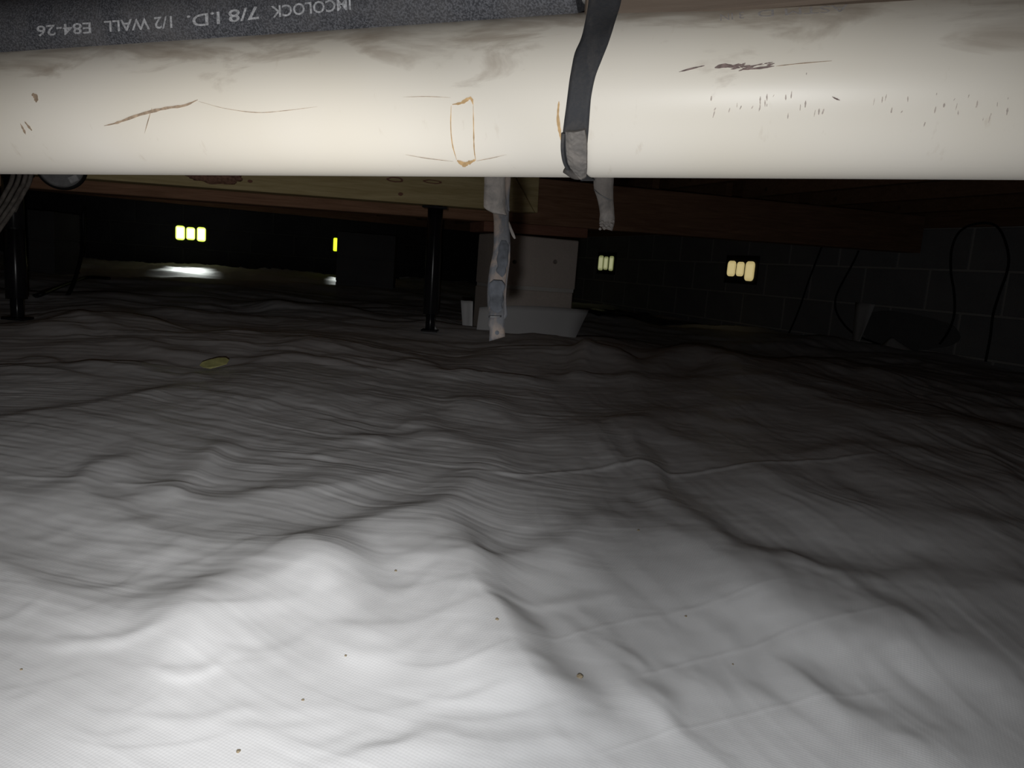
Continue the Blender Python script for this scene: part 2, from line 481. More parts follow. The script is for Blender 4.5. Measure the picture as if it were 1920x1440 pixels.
for k in range(70):     # crumples in the middle distance
    x0 = _r.uniform(250, 1750); y0 = _r.uniform(705, 880); L = _r.uniform(50, 190)
    sl = (x0-700)/2600+_r.uniform(-.12, .12)
    FOLDS.append(([(x0, y0), (x0+L*.5, y0+L*.5*sl+_r.uniform(-4, 6)), (x0+L, y0+L*sl)], _r.uniform(5, 12), _r.uniform(8, 22), _r.uniform(.14, .36)))
for k in range(60):
    x0 = _r.uniform(-50, 1500); y0 = _r.uniform(560, 705); L = _r.uniform(70, 240)
    FOLDS.append(([(x0, y0), (x0+L*.5, y0-_r.uniform(-2, 8)+L*.04), (x0+L, y0+L*.08)], _r.uniform(3, 8), _r.uniform(6, 16), _r.uniform(.4, .9)))
CREASES = [
    ([(820,894),(960,892),(1080,880),(1190,870),(1225,880),(1260,889),(1400,886),(1560,880),(1700,868)], 3.0, .55),
    ([(0,893),(100,898),(150,905)], 3, .4), ([(200,905),(240,912),(300,914),(420,916)], 3, .4),
    ([(960,1240),(1150,1180),(1300,1160),(1500,1130)], 4, .12),
    ([(1150,1300),(1300,1250),(1500,1215),(1700,1180)], 4, .12),
    ([(1100,1430),(1400,1350),(1700,1310)], 4, .12),
]
def gpl(pts, z=0.0):
    return np.array([[*(ground(x, max(y, 520), z)).xy] for x, y in pts])
def pix(x, y):
    """where a point of the flat ground is seen"""
    v = np.stack([x, y, np.full(x.shape, -EYE.z)], -1)
    dz = v @ np.array(FW); ok = dz > 0.08; dz = np.where(ok, dz, 1)
    return np.where(ok, 960+F*(v @ np.array(RC))/dz, -9999.), np.where(ok, 720-F*(v @ np.array(UC))/dz, -9999.), dz
def curve_table(pts):
    dn = np.array([[q.x, q.y] for q in spline([(u_, v_, 0) for u_, v_ in pts], 12)])
    dn = dn[np.argsort(dn[:,0])]
    tab = np.linspace(dn[0,0], dn[-1,0], 160); yt = np.interp(tab, dn[:,0], dn[:,1])
    kk = np.hanning(15); kk /= kk.sum(); yt = np.convolve(np.pad(yt, 7, mode='reflect', reflect_type='odd'), kk, 'valid')
    return tab, yt, np.gradient(yt, tab)

def height(x, y):
    x = np.asarray(x, float); y = np.asarray(y, float)
    sh = x.shape; x = x.ravel(); y = y.ravel()
    r = np.hypot(x, y)
    wx = x + 0.06*fbm(x*2.2, y*2.2, 3); wy = y + 0.06*fbm(x*2.2+50, y*2.2+20, 3)
    far = np.clip((r-1.4)/1.6, 0, 1)
    h = 0.006*fbm(wx*1.6+3, wy*1.6, 2) + 0.026*far*fbm(wx*1.1, wy*1.9+7, 3)
    qx, qy, qd = pix(x, y)
    wv_ = 7*fbm(qx/90, qy/60, 2)
    for rad_, lst in ((False, FOLDS), (True, RADIAL)):
        for pts, wb_, wf_, k in lst:
            a_, b_ = (qx, qy) if not rad_ else (qy, qx)
            tab, yt, sl_ = curve_table(pts if not rad_ else [(v_, u_) for u_, v_ in pts])
            L_ = tab[-1]-tab[0]; mg = 0.18*L_; big = max(wb_, wf_)
            m = (a_ > tab[0]-mg) & (a_ < tab[-1]+mg) & (b_ > yt.min()-3*big-abs(sl_[0])*mg) & (b_ < yt.max()+3*big+abs(sl_[-1])*mg)
            if not m.any(): continue
            if pts[0][1] < 722 and not rad_: k = k*1.5
            A_ = a_[m]
            yc = np.interp(A_, tab, yt) + np.where(A_ < tab[0], (A_-tab[0])*sl_[0], 0) + np.where(A_ > tab[-1], (A_-tab[-1])*sl_[-1], 0)
            cs = 1/np.sqrt(1+np.interp(A_, tab, sl_)**2)
            sgn = 1 if rad_ else -1
            q = sgn*(b_[m]-yc)*cs + wv_[m]*min(1, wb_/25)
            t = (A_-tab[0]+mg)/(L_+2*mg)
            end = np.clip(np.minimum(t, 1-t)*3, 0, 1); end = end*end*(3-2*end)
            kk = np.clip(0.5+q/(0.5*wb_), 0, 1); kk = kk*kk*(3-2*kk)
            prof = np.exp(-(q/wf_)**2)*(1-kk) + np.exp(-np.abs(q/wb_)**2)*kk
            h[m] += k*wb_*qd[m]/F*prof*end
    for pts, w_, k in CREASES:
        tab, yt, sl_ = curve_table(pts)
        m = (qx > tab[0]) & (qx < tab[-1]) & (qy > yt.min()-20) & (qy < yt.max()+20)
        if not m.any(): continue
        q = qy[m]-np.interp(qx[m], tab, yt); t = (qx[m]-tab[0])/(tab[-1]-tab[0])
        h[m] += k*w_*qd[m]/F*np.exp(-(q/w_)**2)*np.clip(np.minimum(t, 1-t)*8, 0, 1)
    # fine wrinkles: left of centre they run across, on the right they run away diagonally
    side = 1/(1+np.exp(-(x/(y+0.3)-0.10)*9))
    wl = np.clip(r/0.9, 0.5, 3.0)
    q1 = y + 0.11*np.sin(x*3.2/1.0+1) + 0.03*fbm(x*3, y*3, 2)
    a1 = fbm(x*4.5, q1*34, 3, 0.55) + 0.35*ridge(x*6, q1*60+4, 2)
    ca, sa = math.cos(1.68), math.sin(1.68)
    u = x*ca+y*sa; v = -x*sa+y*ca + 0.03*fbm(x*4, y*4, 2)
    a2 = fbm(u*3, v*20, 3, 0.55) + 0.22*ridge(u*2.5, v*60, 2)
    amp = 0.35+0.65*np.clip(0.5+0.9*fbm(x*2.5+9, y*2.5+2, 2), 0, 1)
    h += amp*0.00075*wl*((1-side)*a1 + (0.40+1.5*side)*a2)
    h += 0.00025*wl*fbm(x*40, y*40, 2)
    fw = (corner.x-x)*WD.x+(corner.y-y)*WD.y
    h += np.clip(1-fw/1.3, 0, 1)**1.2*(0.075+0.012*ridge(x*5, y*9, 3))
    # more crumple further off
    mid = np.clip((r-0.8)/0.8, 0, 1)*(1-0.6*np.clip((r-3)/2, 0, 1))
    h += 0.0007*mid*ridge(wx*3.1+4, wy*6.5, 3)*0.6
    return h.reshape(sh)

SEAM = gpl([(-700,660),(-200,690),(0,690),(300,690),(520,692),(700,700),(860,707),(1060,710),(1340,706),(1440,716),(1560,738),(1740,775),(1920,820),(2300,900)])
def liner(name, rows, cols, d0, d1, keep, mat, zoff):
    d = np.exp(np.linspace(math.log(d0+0.1), math.log(d1+0.1), rows))-0.1
    if d0 < 0.5: d = np.concatenate([np.linspace(-0.9, d0, 60)[:-1], d]); rows = len(d)
    u = np.linspace(-1, 1, cols); u = u*(1+1.3*np.abs(u)**10)
    Dg, Ug = np.meshgrid(d, u, indexing='ij')
    X = Ug*(np.abs(Dg)*0.80+0.36); Y = Dg
    Z = height(X, Y) + zoff
    vx = np.stack([X, Y, Z], -1).reshape(-1, 3)
    idx = np.arange(rows*cols).reshape(rows, cols)
    q = np.stack([idx[:-1,:-1], idx[:-1,1:], idx[1:,1:], idx[1:,:-1]], -1).reshape(-1, 4)
    cx = X[:-1,:-1].ravel(); cy = Y[:-1,:-1].ravel()
    k = keep(cx, cy)
    # inside the walls only
    for p, n in ((near_r, -GD), (near_l, GD), (corner, -WD)):
        k &= ((cx-p.x)*n.x + (cy-p.y)*n.y) > 0.03
    q = q[k]
    used = np.zeros(len(vx), bool); used[q.ravel()] = True
    remap = np.cumsum(used)-1; vx = vx[used]; q = remap[q]
    me = bpy.data.meshes.new(name)
    me.vertices.add(len(vx)); me.vertices.foreach_set('co', vx.ravel())
    me.loops.add(q.size); me.loops.foreach_set('vertex_index', q.ravel().astype(np.int32))
    me.polygons.add(len(q)); me.polygons.foreach_set('loop_start', np.arange(0, q.size, 4, dtype=np.int32))
    me.polygons.foreach_set('loop_total', np.full(len(q), 4, np.int32))
    me.update(calc_edges=True); me.validate()
    return link(name, me, mat, None, True)
def before_seam(x, y):
    yy = np.interp(x, SEAM[:,0], SEAM[:,1]) + 0.012*fbm(x*5, x*0+1, 3)
    return y < yy
def after_seam(x, y):
    yy = np.interp(x, SEAM[:,0], SEAM[:,1])
    return y > yy-0.08
near = liner('plastic_liner_sheet', 950, 1000, 0.24, 3.2, before_seam, M['liner'], 0.0)
tag(near, 'near white plastic ground liner with shallow folds, brightly lit in the foreground', 'plastic sheet')
far_s = liner('plastic_liner_sheet', 420, 640, 1.0, 8.8, after_seam, M['liner_far'], -0.006)
tag(far_s, 'far dim plastic ground liner beyond the overlap seam, reaching the far wall', 'plastic sheet')
def hz(x, y): return float(height(np.array([x]), np.array([y]))[0])
def onground(px, py):
    g = ground(px, py)
    for i in range(4): g = ground(px, py, hz(g.x, g.y))
    return g
def floor_under(p): return V((p.x, p.y, hz(p.x, p.y)))

# ------------------------------------------------------------------ girder line
def dep(px, p0=None):    # depth on the girder front plane for a photo column
    u = (px-960)/F
    return u
GP = plan(1003, 500, 2.95)                 # pier front face centre
def on_plane(px, py, p0, n):
    r = ray(px, py); t = (p0-EYE).dot(n)/r.dot(n)
    return EYE + r*t
def gx(px, py, off=0.0):
    """distance along GD (from GP) where the pixel ray meets the vertical plane through GP+WD*off"""
    q = on_plane(px, py, GP+WD*off, WD)
    return (q-GP).dot(GD), q.z
# house-axes frame: local x along GD, local y along WD, origin at GP
def frame_obj(name, bm, mat, parent=None, **k):
    o = obj(name, bm, mat, parent, **k)
    if parent is None:
        o.location = GP; o.rotation_euler = (0, 0, ANG)
    return o

wall_x = (isect(GP, GD, A, WD)-GP).dot(GD)
g_left = (isect(GP, GD, near_l, WD)-GP).dot(GD)
gir = frame_obj('support_girder', box_bm(g_left+0.01, wall_x-0.02, 0.03, 0.145, 0.445, 0.625), M['old'], bevel=0.003)
TILT = 0.025      # the old girder sags towards the left
gir.rotation_euler = (0, -TILT, ANG)
tag(gir, 'long dark brown wooden girder running across the crawl space on the block pier', 'beam')

# paler timber bolted to the girder's face, with its cut end left of the centre straps
xe, _ = gx(1018, 360, -0.08); xd0, _ = gx(982, 335, -0.08); xd1, _ = gx(1008, 388, -0.08)
pb = empty('pine_beam', GP, ANG); pb.rotation_euler = (0, -TILT-0.003, ANG)
tag(pb, 'pale yellow pine beam fixed along the dark girder, ending in a cut end', 'beam')
def prism(poly, y0, y1):
    bm = bmesh.new()
    a = [bm.verts.new((x, y0, z)) for x, z in poly]; b = [bm.verts.new((x, y1, z)) for x, z in poly]
    bm.faces.new(a); bm.faces.new(b[::-1])
    for i in range(len(poly)):
        j = (i+1) % len(poly); bm.faces.new((a[i], b[i], b[j], a[j]))
    return bm
zb, zt = 0.485, 0.622
sl = (xd1-xd0)/(0.49-0.585)
xt = xd1+sl*(zt-0.49); xb = xd1+sl*(zb-0.49)
obj('long_board', prism([(g_left+0.02, zb), (xb, zb), (xt, zt), (g_left+0.02, zt)], -0.080, 0.028), M['pine'], pb, bevel=0.002)
obj('end_piece', prism([(xb+0.004, zb), (xe, zb), (xe, zt), (xt+0.004, zt)], -0.078, 0.028), M['pine'], pb, bevel=0.002)

for (kx, ky, rx, rz_) in ((752, 364, 0.009, 0.006), (742, 337, 0.030, 0.009), (812, 341, 0.034, 0.007), (470, 340, 0.008, 0.005)):
    kc = on_plane(kx, ky, GP-WD*0.0803, WD); kx_ = (kc-GP).dot(GD); kl = V((kx_+TILT*kc.z, -0.0803, kc.z-(TILT+0.003)*kx_))
    bmk = bmesh.new(); oo = []; ii = []
    for k in range(20):
        an = 2*math.pi*k/20; rr = 1+random.uniform(-0.08, 0.08)
        oo.append(bmk.verts.new((kl.x+math.cos(an)*rx*rr, kl.y, kl.z+math.sin(an)*rz_*rr)))
        ii.append(bmk.verts.new((kl.x+math.cos(an)*rx*rr*0.72, kl.y-0.0003, kl.z+math.sin(an)*rz_*rr*0.55)))
    for k in range(20): bmk.faces.new((oo[k], oo[(k+1) % 20], ii[(k+1) % 20], ii[k]))
    if rx < 0.02: bmk.faces.new(ii)
    obj('wood_knot', bmk, M['shim'], pb)

# joists resting on the girder, running front to back
jl0 = (near_l-GP).dot(WD)+0.03; jl1 = (corner-GP).dot(WD)-0.03
jme = None
xs = np.arange(g_left+0.25, wall_x-0.05, 0.41)
nj = len(xs)
for i, x in enumerate(xs):
    if jme is None:
        o = obj('floor_joist', box_bm(-0.019, 0.019, 0.35, jl1, 0.685, 0.905), M['joist'], bevel=0.002); jme = o.data
    else:
        o = bpy.data.objects.new('floor_joist', jme); COL.objects.link(o)
    o.location = GP+GD*x - WD*0.0; o.rotation_euler = (0, 0, ANG)
    tag(o, 'brown wooden floor joist running back above the girder under the dark ceiling', 'joist', 'floor joists behind the girder')
fme = None
for i, x in enumerate(xs[xs > -0.1]):
    if fme is None:
        o = obj('floor_joist', box_bm(-0.019, 0.019, -2.1, 0.29, 0.685, 0.905), M['joist'], bevel=0.002); fme = o.data
    else:
        o = bpy.data.objects.new('floor_joist', fme); COL.objects.link(o)
    o.location = GP+GD*(x+0.05); o.rotation_euler = (0, 0, ANG)
    tag(o, 'brown wooden floor joist lapping over the girder from the front', 'joist', 'floor joists in front of the girder')

# ------------------------------------------------------------------ block pier under the girder
pl_, _ = gx(923, 500); pr_, _ = gx(1082, 500)
pier = empty('block_pier', V((GP.x, GP.y, 0)), ANG)
tag(pier, 'grey concrete block pier under the girder, wrapped in white liner at its base, centre', 'pier')
holes = [gx(965, 491), gx(1041, 491)]
for k, (z0, z1) in enumerate([(-0.17, 0.0), (0.0, 0.19), (0.20, 0.398)]):
    if k == 0: z1 = -0.006
    sh = (-0.006 if k == 1 else 0.0)
    b = obj('concrete_block', box_bm(pl_, pr_+sh, 0.0+0.003*(k == 1), 0.19, z0+0.002, z1), M['block'], pier, bevel=0.004)
    if k == 2:
        for hx, hzz in holes:
            c = bmesh.new(); bmesh.ops.create_cone(c, cap_ends=True, segments=14, radius1=0.009, radius2=0.009, depth=0.1,
                matrix=Matrix.Translation((hx, 0.03, hzz)) @ Matrix.Rotation(math.pi/2, 4, 'X'))
            # cut the round hole into the face
            cut = obj('cutter', c, M['block'])
            cut.location = pier.location; cut.rotation_euler = (0, 0, ANG)
            bpy.context.view_layer.update()
            md = b.modifiers.new('hole', 'BOOLEAN'); md.object = cut; md.operation = 'DIFFERENCE'; md.solver = 'EXACT'
            bpy.context.view_layer.update()
            dg = bpy.context.evaluated_depsgraph_get()
            nm = bpy.data.meshes.new_from_object(b.evaluated_get(dg))
            b.modifiers.clear(); b.data = nm
            bpy.data.objects.remove(cut)
for z in (-0.006, 0.189):
    obj('mortar_joint', box_bm(pl_+0.004, pr_-0.006, 0.002, 0.186, z, z+0.015), M['mortar'], pier)
x0, _ = gx(938, 440); x1, _ = gx(1104, 450)
sh = frame_obj('wooden_shim', box_bm(x0-0.06, x1, -0.008, 0.17, 0.406, 0.444), M['shim'], bevel=0.002); sh.rotation_euler = (0, -TILT, ANG)
tag(sh, 'reddish wooden shim plank between the centre block pier and the girder', 'plank')

# ------------------------------------------------------------------ liner skirts at the pier
def sheet(name, poly_top, poly_bot, mat, thick=0.0012, nrow=8, bulge=0.02, wav=0.004, par=None):
    """sheet between two 3-D polylines (n points each), bulging towards the camera"""
    n = len(poly_top); bm = bmesh.new(); g = []
    for j in range(nrow+1):
        t = j/nrow; row = []
        for i in range(n):
            p = V(poly_top[i]).lerp(V(poly_bot[i]), t)
            tocam = (V((0, 0, p.z))-p).normalized()
            p = p + tocam*(bulge*math.sin(t*math.pi*0.5)**2*0.5 + wav*math.sin(i*1.3+j*0.7))
            row.append(bm.verts.new(p))
        g.append(row)
    for j in range(nrow):
        for i in range(n-1):
            bm.faces.new((g[j][i], g[j][i+1], g[j+1][i+1], g[j+1][i]))
    o = obj(name, bm, mat, par, smooth=True)
    md = o.modifiers.new('thick', 'SOLIDIFY'); md.thickness = thick
    return o
top = [(899,576),(925,574),(960,573),(1000,574),(1040,576),(1075,579),(1104,581)]
bot = [(890,640),(925,642),(960,643),(1000,643),(1030,643),(1055,642),(1074,636)]
def q_on(px, py, off): return on_plane(px, py, GP+WD*off, WD)
T = [q_on(x, y, -0.025) for x, y in top]
Bt = [q_on(x, y, -0.075) for x, y in bot]
for b in Bt: b.z -= 0.02
sk = sheet('liner_skirt', T, Bt, M['liner'])
tag(sk, 'white liner flap standing against the front of the centre block pier', 'plastic sheet')
T = [P(864, 563, 3.0), P(872, 564, 3.0), P(880, 564, 2.99), P(887, 565, 2.98)]
Bt = [P(868, 625, 3.0), P(873, 628, 3.0), P(878, 622, 2.99), P(886, 612, 2.98)]
s2 = sheet('liner_skirt', T, Bt, M['liner'], bulge=0.004, wav=0.001)
tag(s2, 'small white liner tab curling up at the left side of the centre pier', 'plastic sheet')

# ------------------------------------------------------------------ further piers
def far_pier(px0, px1, pyt, d, label):
    a = plan(px0, 480, d); u = V((1, 0.12, 0)).normalized()
    wid = (plan(px1, 480, d)-a).length
    o = empty('block_pier', V((a.x, a.y, 0)), math.atan2(u.y, u.x))
    tag(o, label, 'pier')
    ztop = P((px0+px1)/2, pyt, d).z
    z = ztop; k = 0
    while z > -0.15:
        nb = 2 if k % 2 else 1
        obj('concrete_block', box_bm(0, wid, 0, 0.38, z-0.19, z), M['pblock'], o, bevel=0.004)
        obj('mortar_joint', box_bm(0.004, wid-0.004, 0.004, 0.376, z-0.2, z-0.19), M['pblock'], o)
        z -= 0.2; k += 1
    return o, ztop
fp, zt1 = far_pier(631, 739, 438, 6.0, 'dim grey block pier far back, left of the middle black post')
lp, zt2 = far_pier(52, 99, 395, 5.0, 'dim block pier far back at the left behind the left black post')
# beam these two piers carry
a = floor_under(P(685, 440, 6.15))

# ------------------------------------------------------------------ jack posts
def post(px_t, py_t, px_b, py_b, d, label, split_y, rad=0.028):
    bottom = on = P(px_b, py_b, d); g = floor_under(bottom)
    ztop = 0.483 + (TILT+0.003)*((g-GP).dot(GD))
    tp = P(px_t, py_t, d)
    o = empty('jack_post', g); o['label'] = label; o['category'] = 'post'; o['group'] = 'black jack posts'
    tx, ty = tp.x-g.x, tp.y-g.y; H = ztop-g.z
    def at(z): k = z/H; return V((tx*k, ty*k, z))
    zs = P(px_t, split_y, d).z-g.z
    obj('lower_tube', tube_bm([at(0.06), at(zs-0.003)], rad, 32), M['black'], o, smooth=True)
    obj('upper_tube', tube_bm([at(zs+0.002), at(H-0.008)], rad*0.97, 32), M['black'], o, smooth=True)
    obj('collar', tube_bm([at(zs-0.006), at(zs+0.005)], rad*0.9, 24), M['cable'], o)
    obj('screw_rod', tube_bm([at(0.006), at(0.062)], rad*0.62, 20), M['black'], o, smooth=True)
    bm = box_bm(-0.03, 0.03, -0.03, 0.03, 0.0, 0.006); obj('base_plate', bm, M['black'], o, bevel=0.001)
    bm = box_bm(tx-0.045, tx+0.045, ty-0.035, ty+0.035, H-0.008, H-0.001); obj('top_plate', bm, M['black'], o, bevel=0.001)
    return o
post(817, 385, 806, 620, 2.735, 'black steel jack post under the pale beam, left of the centre pier', 388)
post(24, 400, 33, 606, 2.20, 'black steel jack post at the left edge with a bright glint and split collar', 430)
g = onground(822, 626)
scrap = sheet('liner_scrap', [g+V((-0.04,0,0.045)), g+V((-0.03,-.01,0.05)), g+V((0.0,-.01,0.01))],
              [g+V((-0.045,-.02,0.0)), g+V((-0.02,-.03,0.0)), g+V((0.02,-.03,0.0))], M['liner'], bulge=0.0, wav=0.001, nrow=4)
tag(scrap, 'small white plastic scrap at the foot of the middle black post', 'scrap')

# ------------------------------------------------------------------ foundation vents with daylight
def rrect(w_, h_, y0, y1, r, bm=None, cx=0, cz=0, seg=4):
    bm = bm or bmesh.new(); pts = []
    for (sx, sz, a0) in ((1, 1, 0), (-1, 1, 90), (-1, -1, 180), (1, -1, 270)):
        for k in range(seg+1):
            an = math.radians(a0+90*k/seg)
            pts.append((cx+sx*(w_/2-r)+math.cos(an)*r, cz+sz*(h_/2-r)+math.sin(an)*r))
    a_ = [bm.verts.new((x, y0, z)) for x, z in pts]; b_ = [bm.verts.new((x, y1, z)) for x, z in pts]
    bm.faces.new(a_); bm.faces.new(b_[::-1]); n = len(pts)
    for i in range(n): bm.faces.new((a_[i], b_[i], b_[(i+1) % n], a_[(i+1) % n]))
    return bm
def vent(base, direction, inward, slots, mats, label, cat='vent', fw=None):
    """slots: list of photo boxes (x0,y0,x1,y1,lean) on the wall plane"""
    ang = math.atan2(direction.y, direction.x)
    n = inward
    pts = []
    for (x0, y0, x1, y1) in slots:
        p0 = on_plane((x0+x1)/2, (y0+y1)/2, base+n*0.012, n)
        lx = on_plane(x0, (y0+y1)/2, base+n*0.012, n); rx = on_plane(x1, (y0+y1)/2, base+n*0.012, n)
        tz = on_plane((x0+x1)/2, y0, base+n*0.012, n).z; bz = on_plane((x0+x1)/2, y1, base+n*0.012, n).z
        pts.append((p0, abs((rx-lx).dot(direction)), tz-bz))
    c = sum((p for p, _, _ in pts), V())/len(pts)
    o = empty('foundation_vent', c, ang); tag(o, label, cat)
    sgn = 1 if V((-math.sin(ang), math.cos(ang), 0)).dot(n) > 0 else -1
    xsl = [((p-c).dot(direction), w_, h_, p.z-c.z) for p, w_, h_ in pts]
    xa = min(x-w_/2 for x, w_, h_, z in xsl)-0.03; xb = max(x+w_/2 for x, w_, h_, z in xsl)+0.03
    hh = max(h_ for _, _, h_, _ in xsl)/2+0.03
    obj('vent_frame', box_bm(xa, xb, -sgn*0.010, -sgn*0.004, -hh, hh), M['frame'], o, bevel=0.001)
    for (x, w_, h_, z), m in zip(xsl, mats):
        s = obj('vent_slot', rrect(w_, h_, -0.002, 0.002, min(w_, h_)*0.3), m, o)
        s.location = (x, sgn*0.0, z)
    return o, c
v1, c1 = vent(FV, GD, -WD, [(329,423,347,450),(349,426,366,450),(369,426,386,453)], [M['glow']]*3,
     'glowing yellow-white three-slot foundation vent on the far wall at the left')
v2, c2 = vent(FV, GD, -WD, [(625,446,633,471)], [M['glow2']],
     'thin bright yellow sliver of a foundation vent beside the dim far pier')
v3, c3 = vent(A, WD, -GD, [(1122,479,1131,507),(1132,481,1140,506),(1142,480,1150,508)], [M['dimglow2']]*3,
     'dim greenish three-slot vent on the right block wall near the far corner')
v4, c4 = vent(A, WD, -GD, [(1364,489,1379,518),(1381,491,1395,518),(1397,490,1414,527)], [M['dimglow']]*3,
     'cream three-slot vent in the middle of the right block wall')
# daylight that falls through the two far vents onto the ground under them
def skylight(c, n, e, wdt):
    l = bpy.data.lights.new('vent_daylight', 'AREA'); l.energy = e; l.shape = 'RECTANGLE'; l.size = wdt; l.size_y = 0.06
    l.color = (0.93, 1.0, 0.95); l.spread = math.radians(26)
    o = bpy.data.objects.new('vent_daylight', l); COL.objects.link(o)
    o.location = c + n*0.05 + V((0, 0, -0.02))
    d = n*1.0 + V((0, 0, -0.50))
    o.rotation_euler = d.to_track_quat('-Z', 'Y').to_euler()
skylight(c1, -WD, 0.40, 0.26)
skylight(c2, -WD, 0.14, 0.06)

# ------------------------------------------------------------------ cream drain pipe in front of the lens
PR = 0.0445
pa, pb_ = P(0, 213, 0.57), P(1920, 161, 0.366)
PD = (pb_-pa).normalized()
pA = pa - PD*1.0; pB = pb_ + PD*0.9
plen = (pB-pA).length
zax = V((0, 0, 1)); zax = (zax-PD*zax.dot(PD)).normalized(); yax = zax.cross(PD)
PM = Matrix.Identity(4)
for i in range(3): PM[i][0] = PD[i]; PM[i][1] = yax[i]; PM[i][2] = zax[i]; PM[i][3] = pA[i]
bm = bmesh.new(); SEG = 96; rings = []
for x in np.linspace(0, plen, 40):
    rings.append([bm.verts.new((x, math.cos(2*math.pi*k/SEG)*PR, math.sin(2*math.pi*k/SEG)*PR)) for k in range(SEG)])
for i in range(39):
    for k in range(SEG):
        bm.faces.new((rings[i][k], rings[i][(k+1) % SEG], rings[i+1][(k+1) % SEG], rings[i+1][k]))
bm.faces.new(rings[0]); bm.faces.new(rings[-1])
pipe = obj('drain_pipe', bm, M['pipe'], smooth=True); pipe.matrix_world = PM
tag(pipe, 'large cream plastic drain pipe with brown dust stains crossing the view', 'pipe')
PMI = PM.inverted()
def on_pipe(px, py, off=0.0006):
    """point of the pipe surface seen at that place, pushed out by off"""
    o = PMI @ EYE; dirw = (PMI.to_3x3() @ ray(px, py))
    R = PR+off
    a_ = dirw.y**2+dirw.z**2; b_ = 2*(o.y*dirw.y+o.z*dirw.z); c_ = o.y**2+o.z**2-R*R
    D = b_*b_-4*a_*c_
    t = (-b_-math.sqrt(max(D, 0)))/(2*a_)
    q = o+dirw*t
    if D < 0:
        k = R/math.hypot(q.y, q.z); q.y *= k; q.z *= k
    return q            # in the pipe's own frame
def pipe_mark(name, pts, width, mat, off=0.0004):
    """thin mark lying on the pipe: pts in photo points, width in metres (list or number)"""
    P2 = [V((x, y, 0)) for x, y in pts]
    sp = spline(P2, 5); n = len(sp); bm = bmesh.new(); prev = None
    for i, p in enumerate(sp):
        t = (sp[min(i+1, n-1)]-sp[max(i-1, 0)]).normalized(); nn = V((-t.y, t.x, 0))
        f = math.sin(math.pi*(i+0.3)/(n-0.4))**0.6 if n > 1 else 1
        w_ = width*f*random.uniform(0.55, 1.2)
        a_ = bm.verts.new(on_pipe(p.x+nn.x*w_, p.y+nn.y*w_, off)); b_ = bm.verts.new(on_pipe(p.x-nn.x*w_, p.y-nn.y*w_, off))
        if prev: bm.faces.new((prev[0], a_, b_, prev[1]))
        prev = (a_, b_)
    return obj(name, bm, mat, pipe)
pipe_mark('scratch', [(195,236),(220,230),(262,215),(310,203),(345,198),(371,187)], 3.2, M['scratch'])
pipe_mark('scratch', [(285,202),(278,225),(271,250)], 0.8, M['scratch'])
pipe_mark('scratch', [(372,190),(420,203),(480,211),(530,208),(595,200)], 0.6, M['scratch'])
pipe_mark('scratch', [(60,176),(67,182),(68,192)], 5.5, M['scratch'])
pipe_mark('scratch', [(38,232),(44,243),(48,252)], 2.0, M['scratch'])
pipe_mark('scratch', [(46,228),(54,238),(60,245)], 2.0, M['scratch'])
pipe_mark('glue_residue', [(848,196),(865,193),(882,184),(887,196)], 3.2, M['glue'])
pipe_mark('glue_residue', [(846,198),(845,235),(848,270),(856,300)], 1.3, M['glue'])
pipe_mark('glue_residue', [(887,190),(888,240),(889,280),(892,302)], 1.1, M['glue'])
pipe_mark('glue_residue', [(857,301),(868,307),(880,305),(891,300)], 4.5, M['glue'])
pipe_mark('glue_residue', [(866,305),(870,311),(878,306)], 3.5, M['glue'])
pipe_mark('glue_residue', [(1048,190),(1046,220),(1050,250),(1054,268)], 3.5, M['glue'])
pipe_mark('scratch', [(755,182),(800,181),(845,183)], 0.5, M['scratch'])
pipe_mark('scratch', [(760,290),(800,297),(850,303)], 0.5, M['scratch'])
pipe_mark('scratch', [(893,302),(920,297),(950,290)], 0.5, M['scratch'])
pipe_mark('dark_smudge', [(1273,135),(1295,129),(1321,123)], 1.8, M['smudge'])
for i in range(16):
    x = random.uniform(1342, 1440); y = 128-(x-1342)*0.06+random.uniform(-4, 4)
    pipe_mark('dark_smudge', [(x, y), (x+random.uniform(8, 26), y-random.uniform(1, 6))], random.uniform(0.7, 2.2), M['smudge'])
pipe_mark('dark_smudge', [(1340,127),(1360,123),(1388,127)], 4.0, M['smudge'])
pipe_mark('dark_smudge', [(1385,133),(1405,126),(1430,119)], 2.0, M['smudge'])
pipe_mark('dark_smudge', [(1390,131),(1420,128),(1452,124)], 2.2, M['smudge'])
pipe_mark('scratch', [(1455,124),(1500,119),(1560,114)], 1.0, M['scratch'])
pipe_mark('dark_smudge', [(1560,181),(1567,185),(1575,188)], 1.6, M['smudge'])
for i in range(46):
    x = random.uniform(1320, 1900); y = random.gauss(185 + (x-1300)*0.03, 16)
    pipe_mark('scuff', [(x, y), (x-random.uniform(0, 4), y+random.uniform(4, 14))], random.uniform(0.7, 1.9), M['scuff'])

# ------------------------------------------------------------------ black foam insulation tube on the pipe
FR = 0.0238
fpts = [(-500,112,0.615,),( -250,80,0.58), (0,64,0.545), (300,45,0.505), (700,14,0.458), (900,-8,0.437), (1094,-33,0.418)]
fpath = spline([P(x, y, d) for x, y, d in fpts], 10)
foam = empty('foam_insulation_tube', fpath[0]); tag(foam, 'dark grey foam pipe insulation tube with upside-down printed lettering lying on the cream pipe', 'insulation')
bpy.context.view_layer.update()
def rel(o_, bm):
    bmesh.ops.translate(bm, verts=bm.verts, vec=-o_.location); return bm
sleeve = obj('foam_sleeve', rel(foam, tube_bm(fpath, FR, 48)), M['foam'], foam, smooth=False)
for p in sleeve.data.polygons: p.use_smooth = len(p.vertices) == 4
ext = [fpath[-1]-(fpath[-1]-fpath[-2]).normalized()*0.02, fpath[-1]+(fpath[-1]-fpath[-2]).normalized()*0.012]
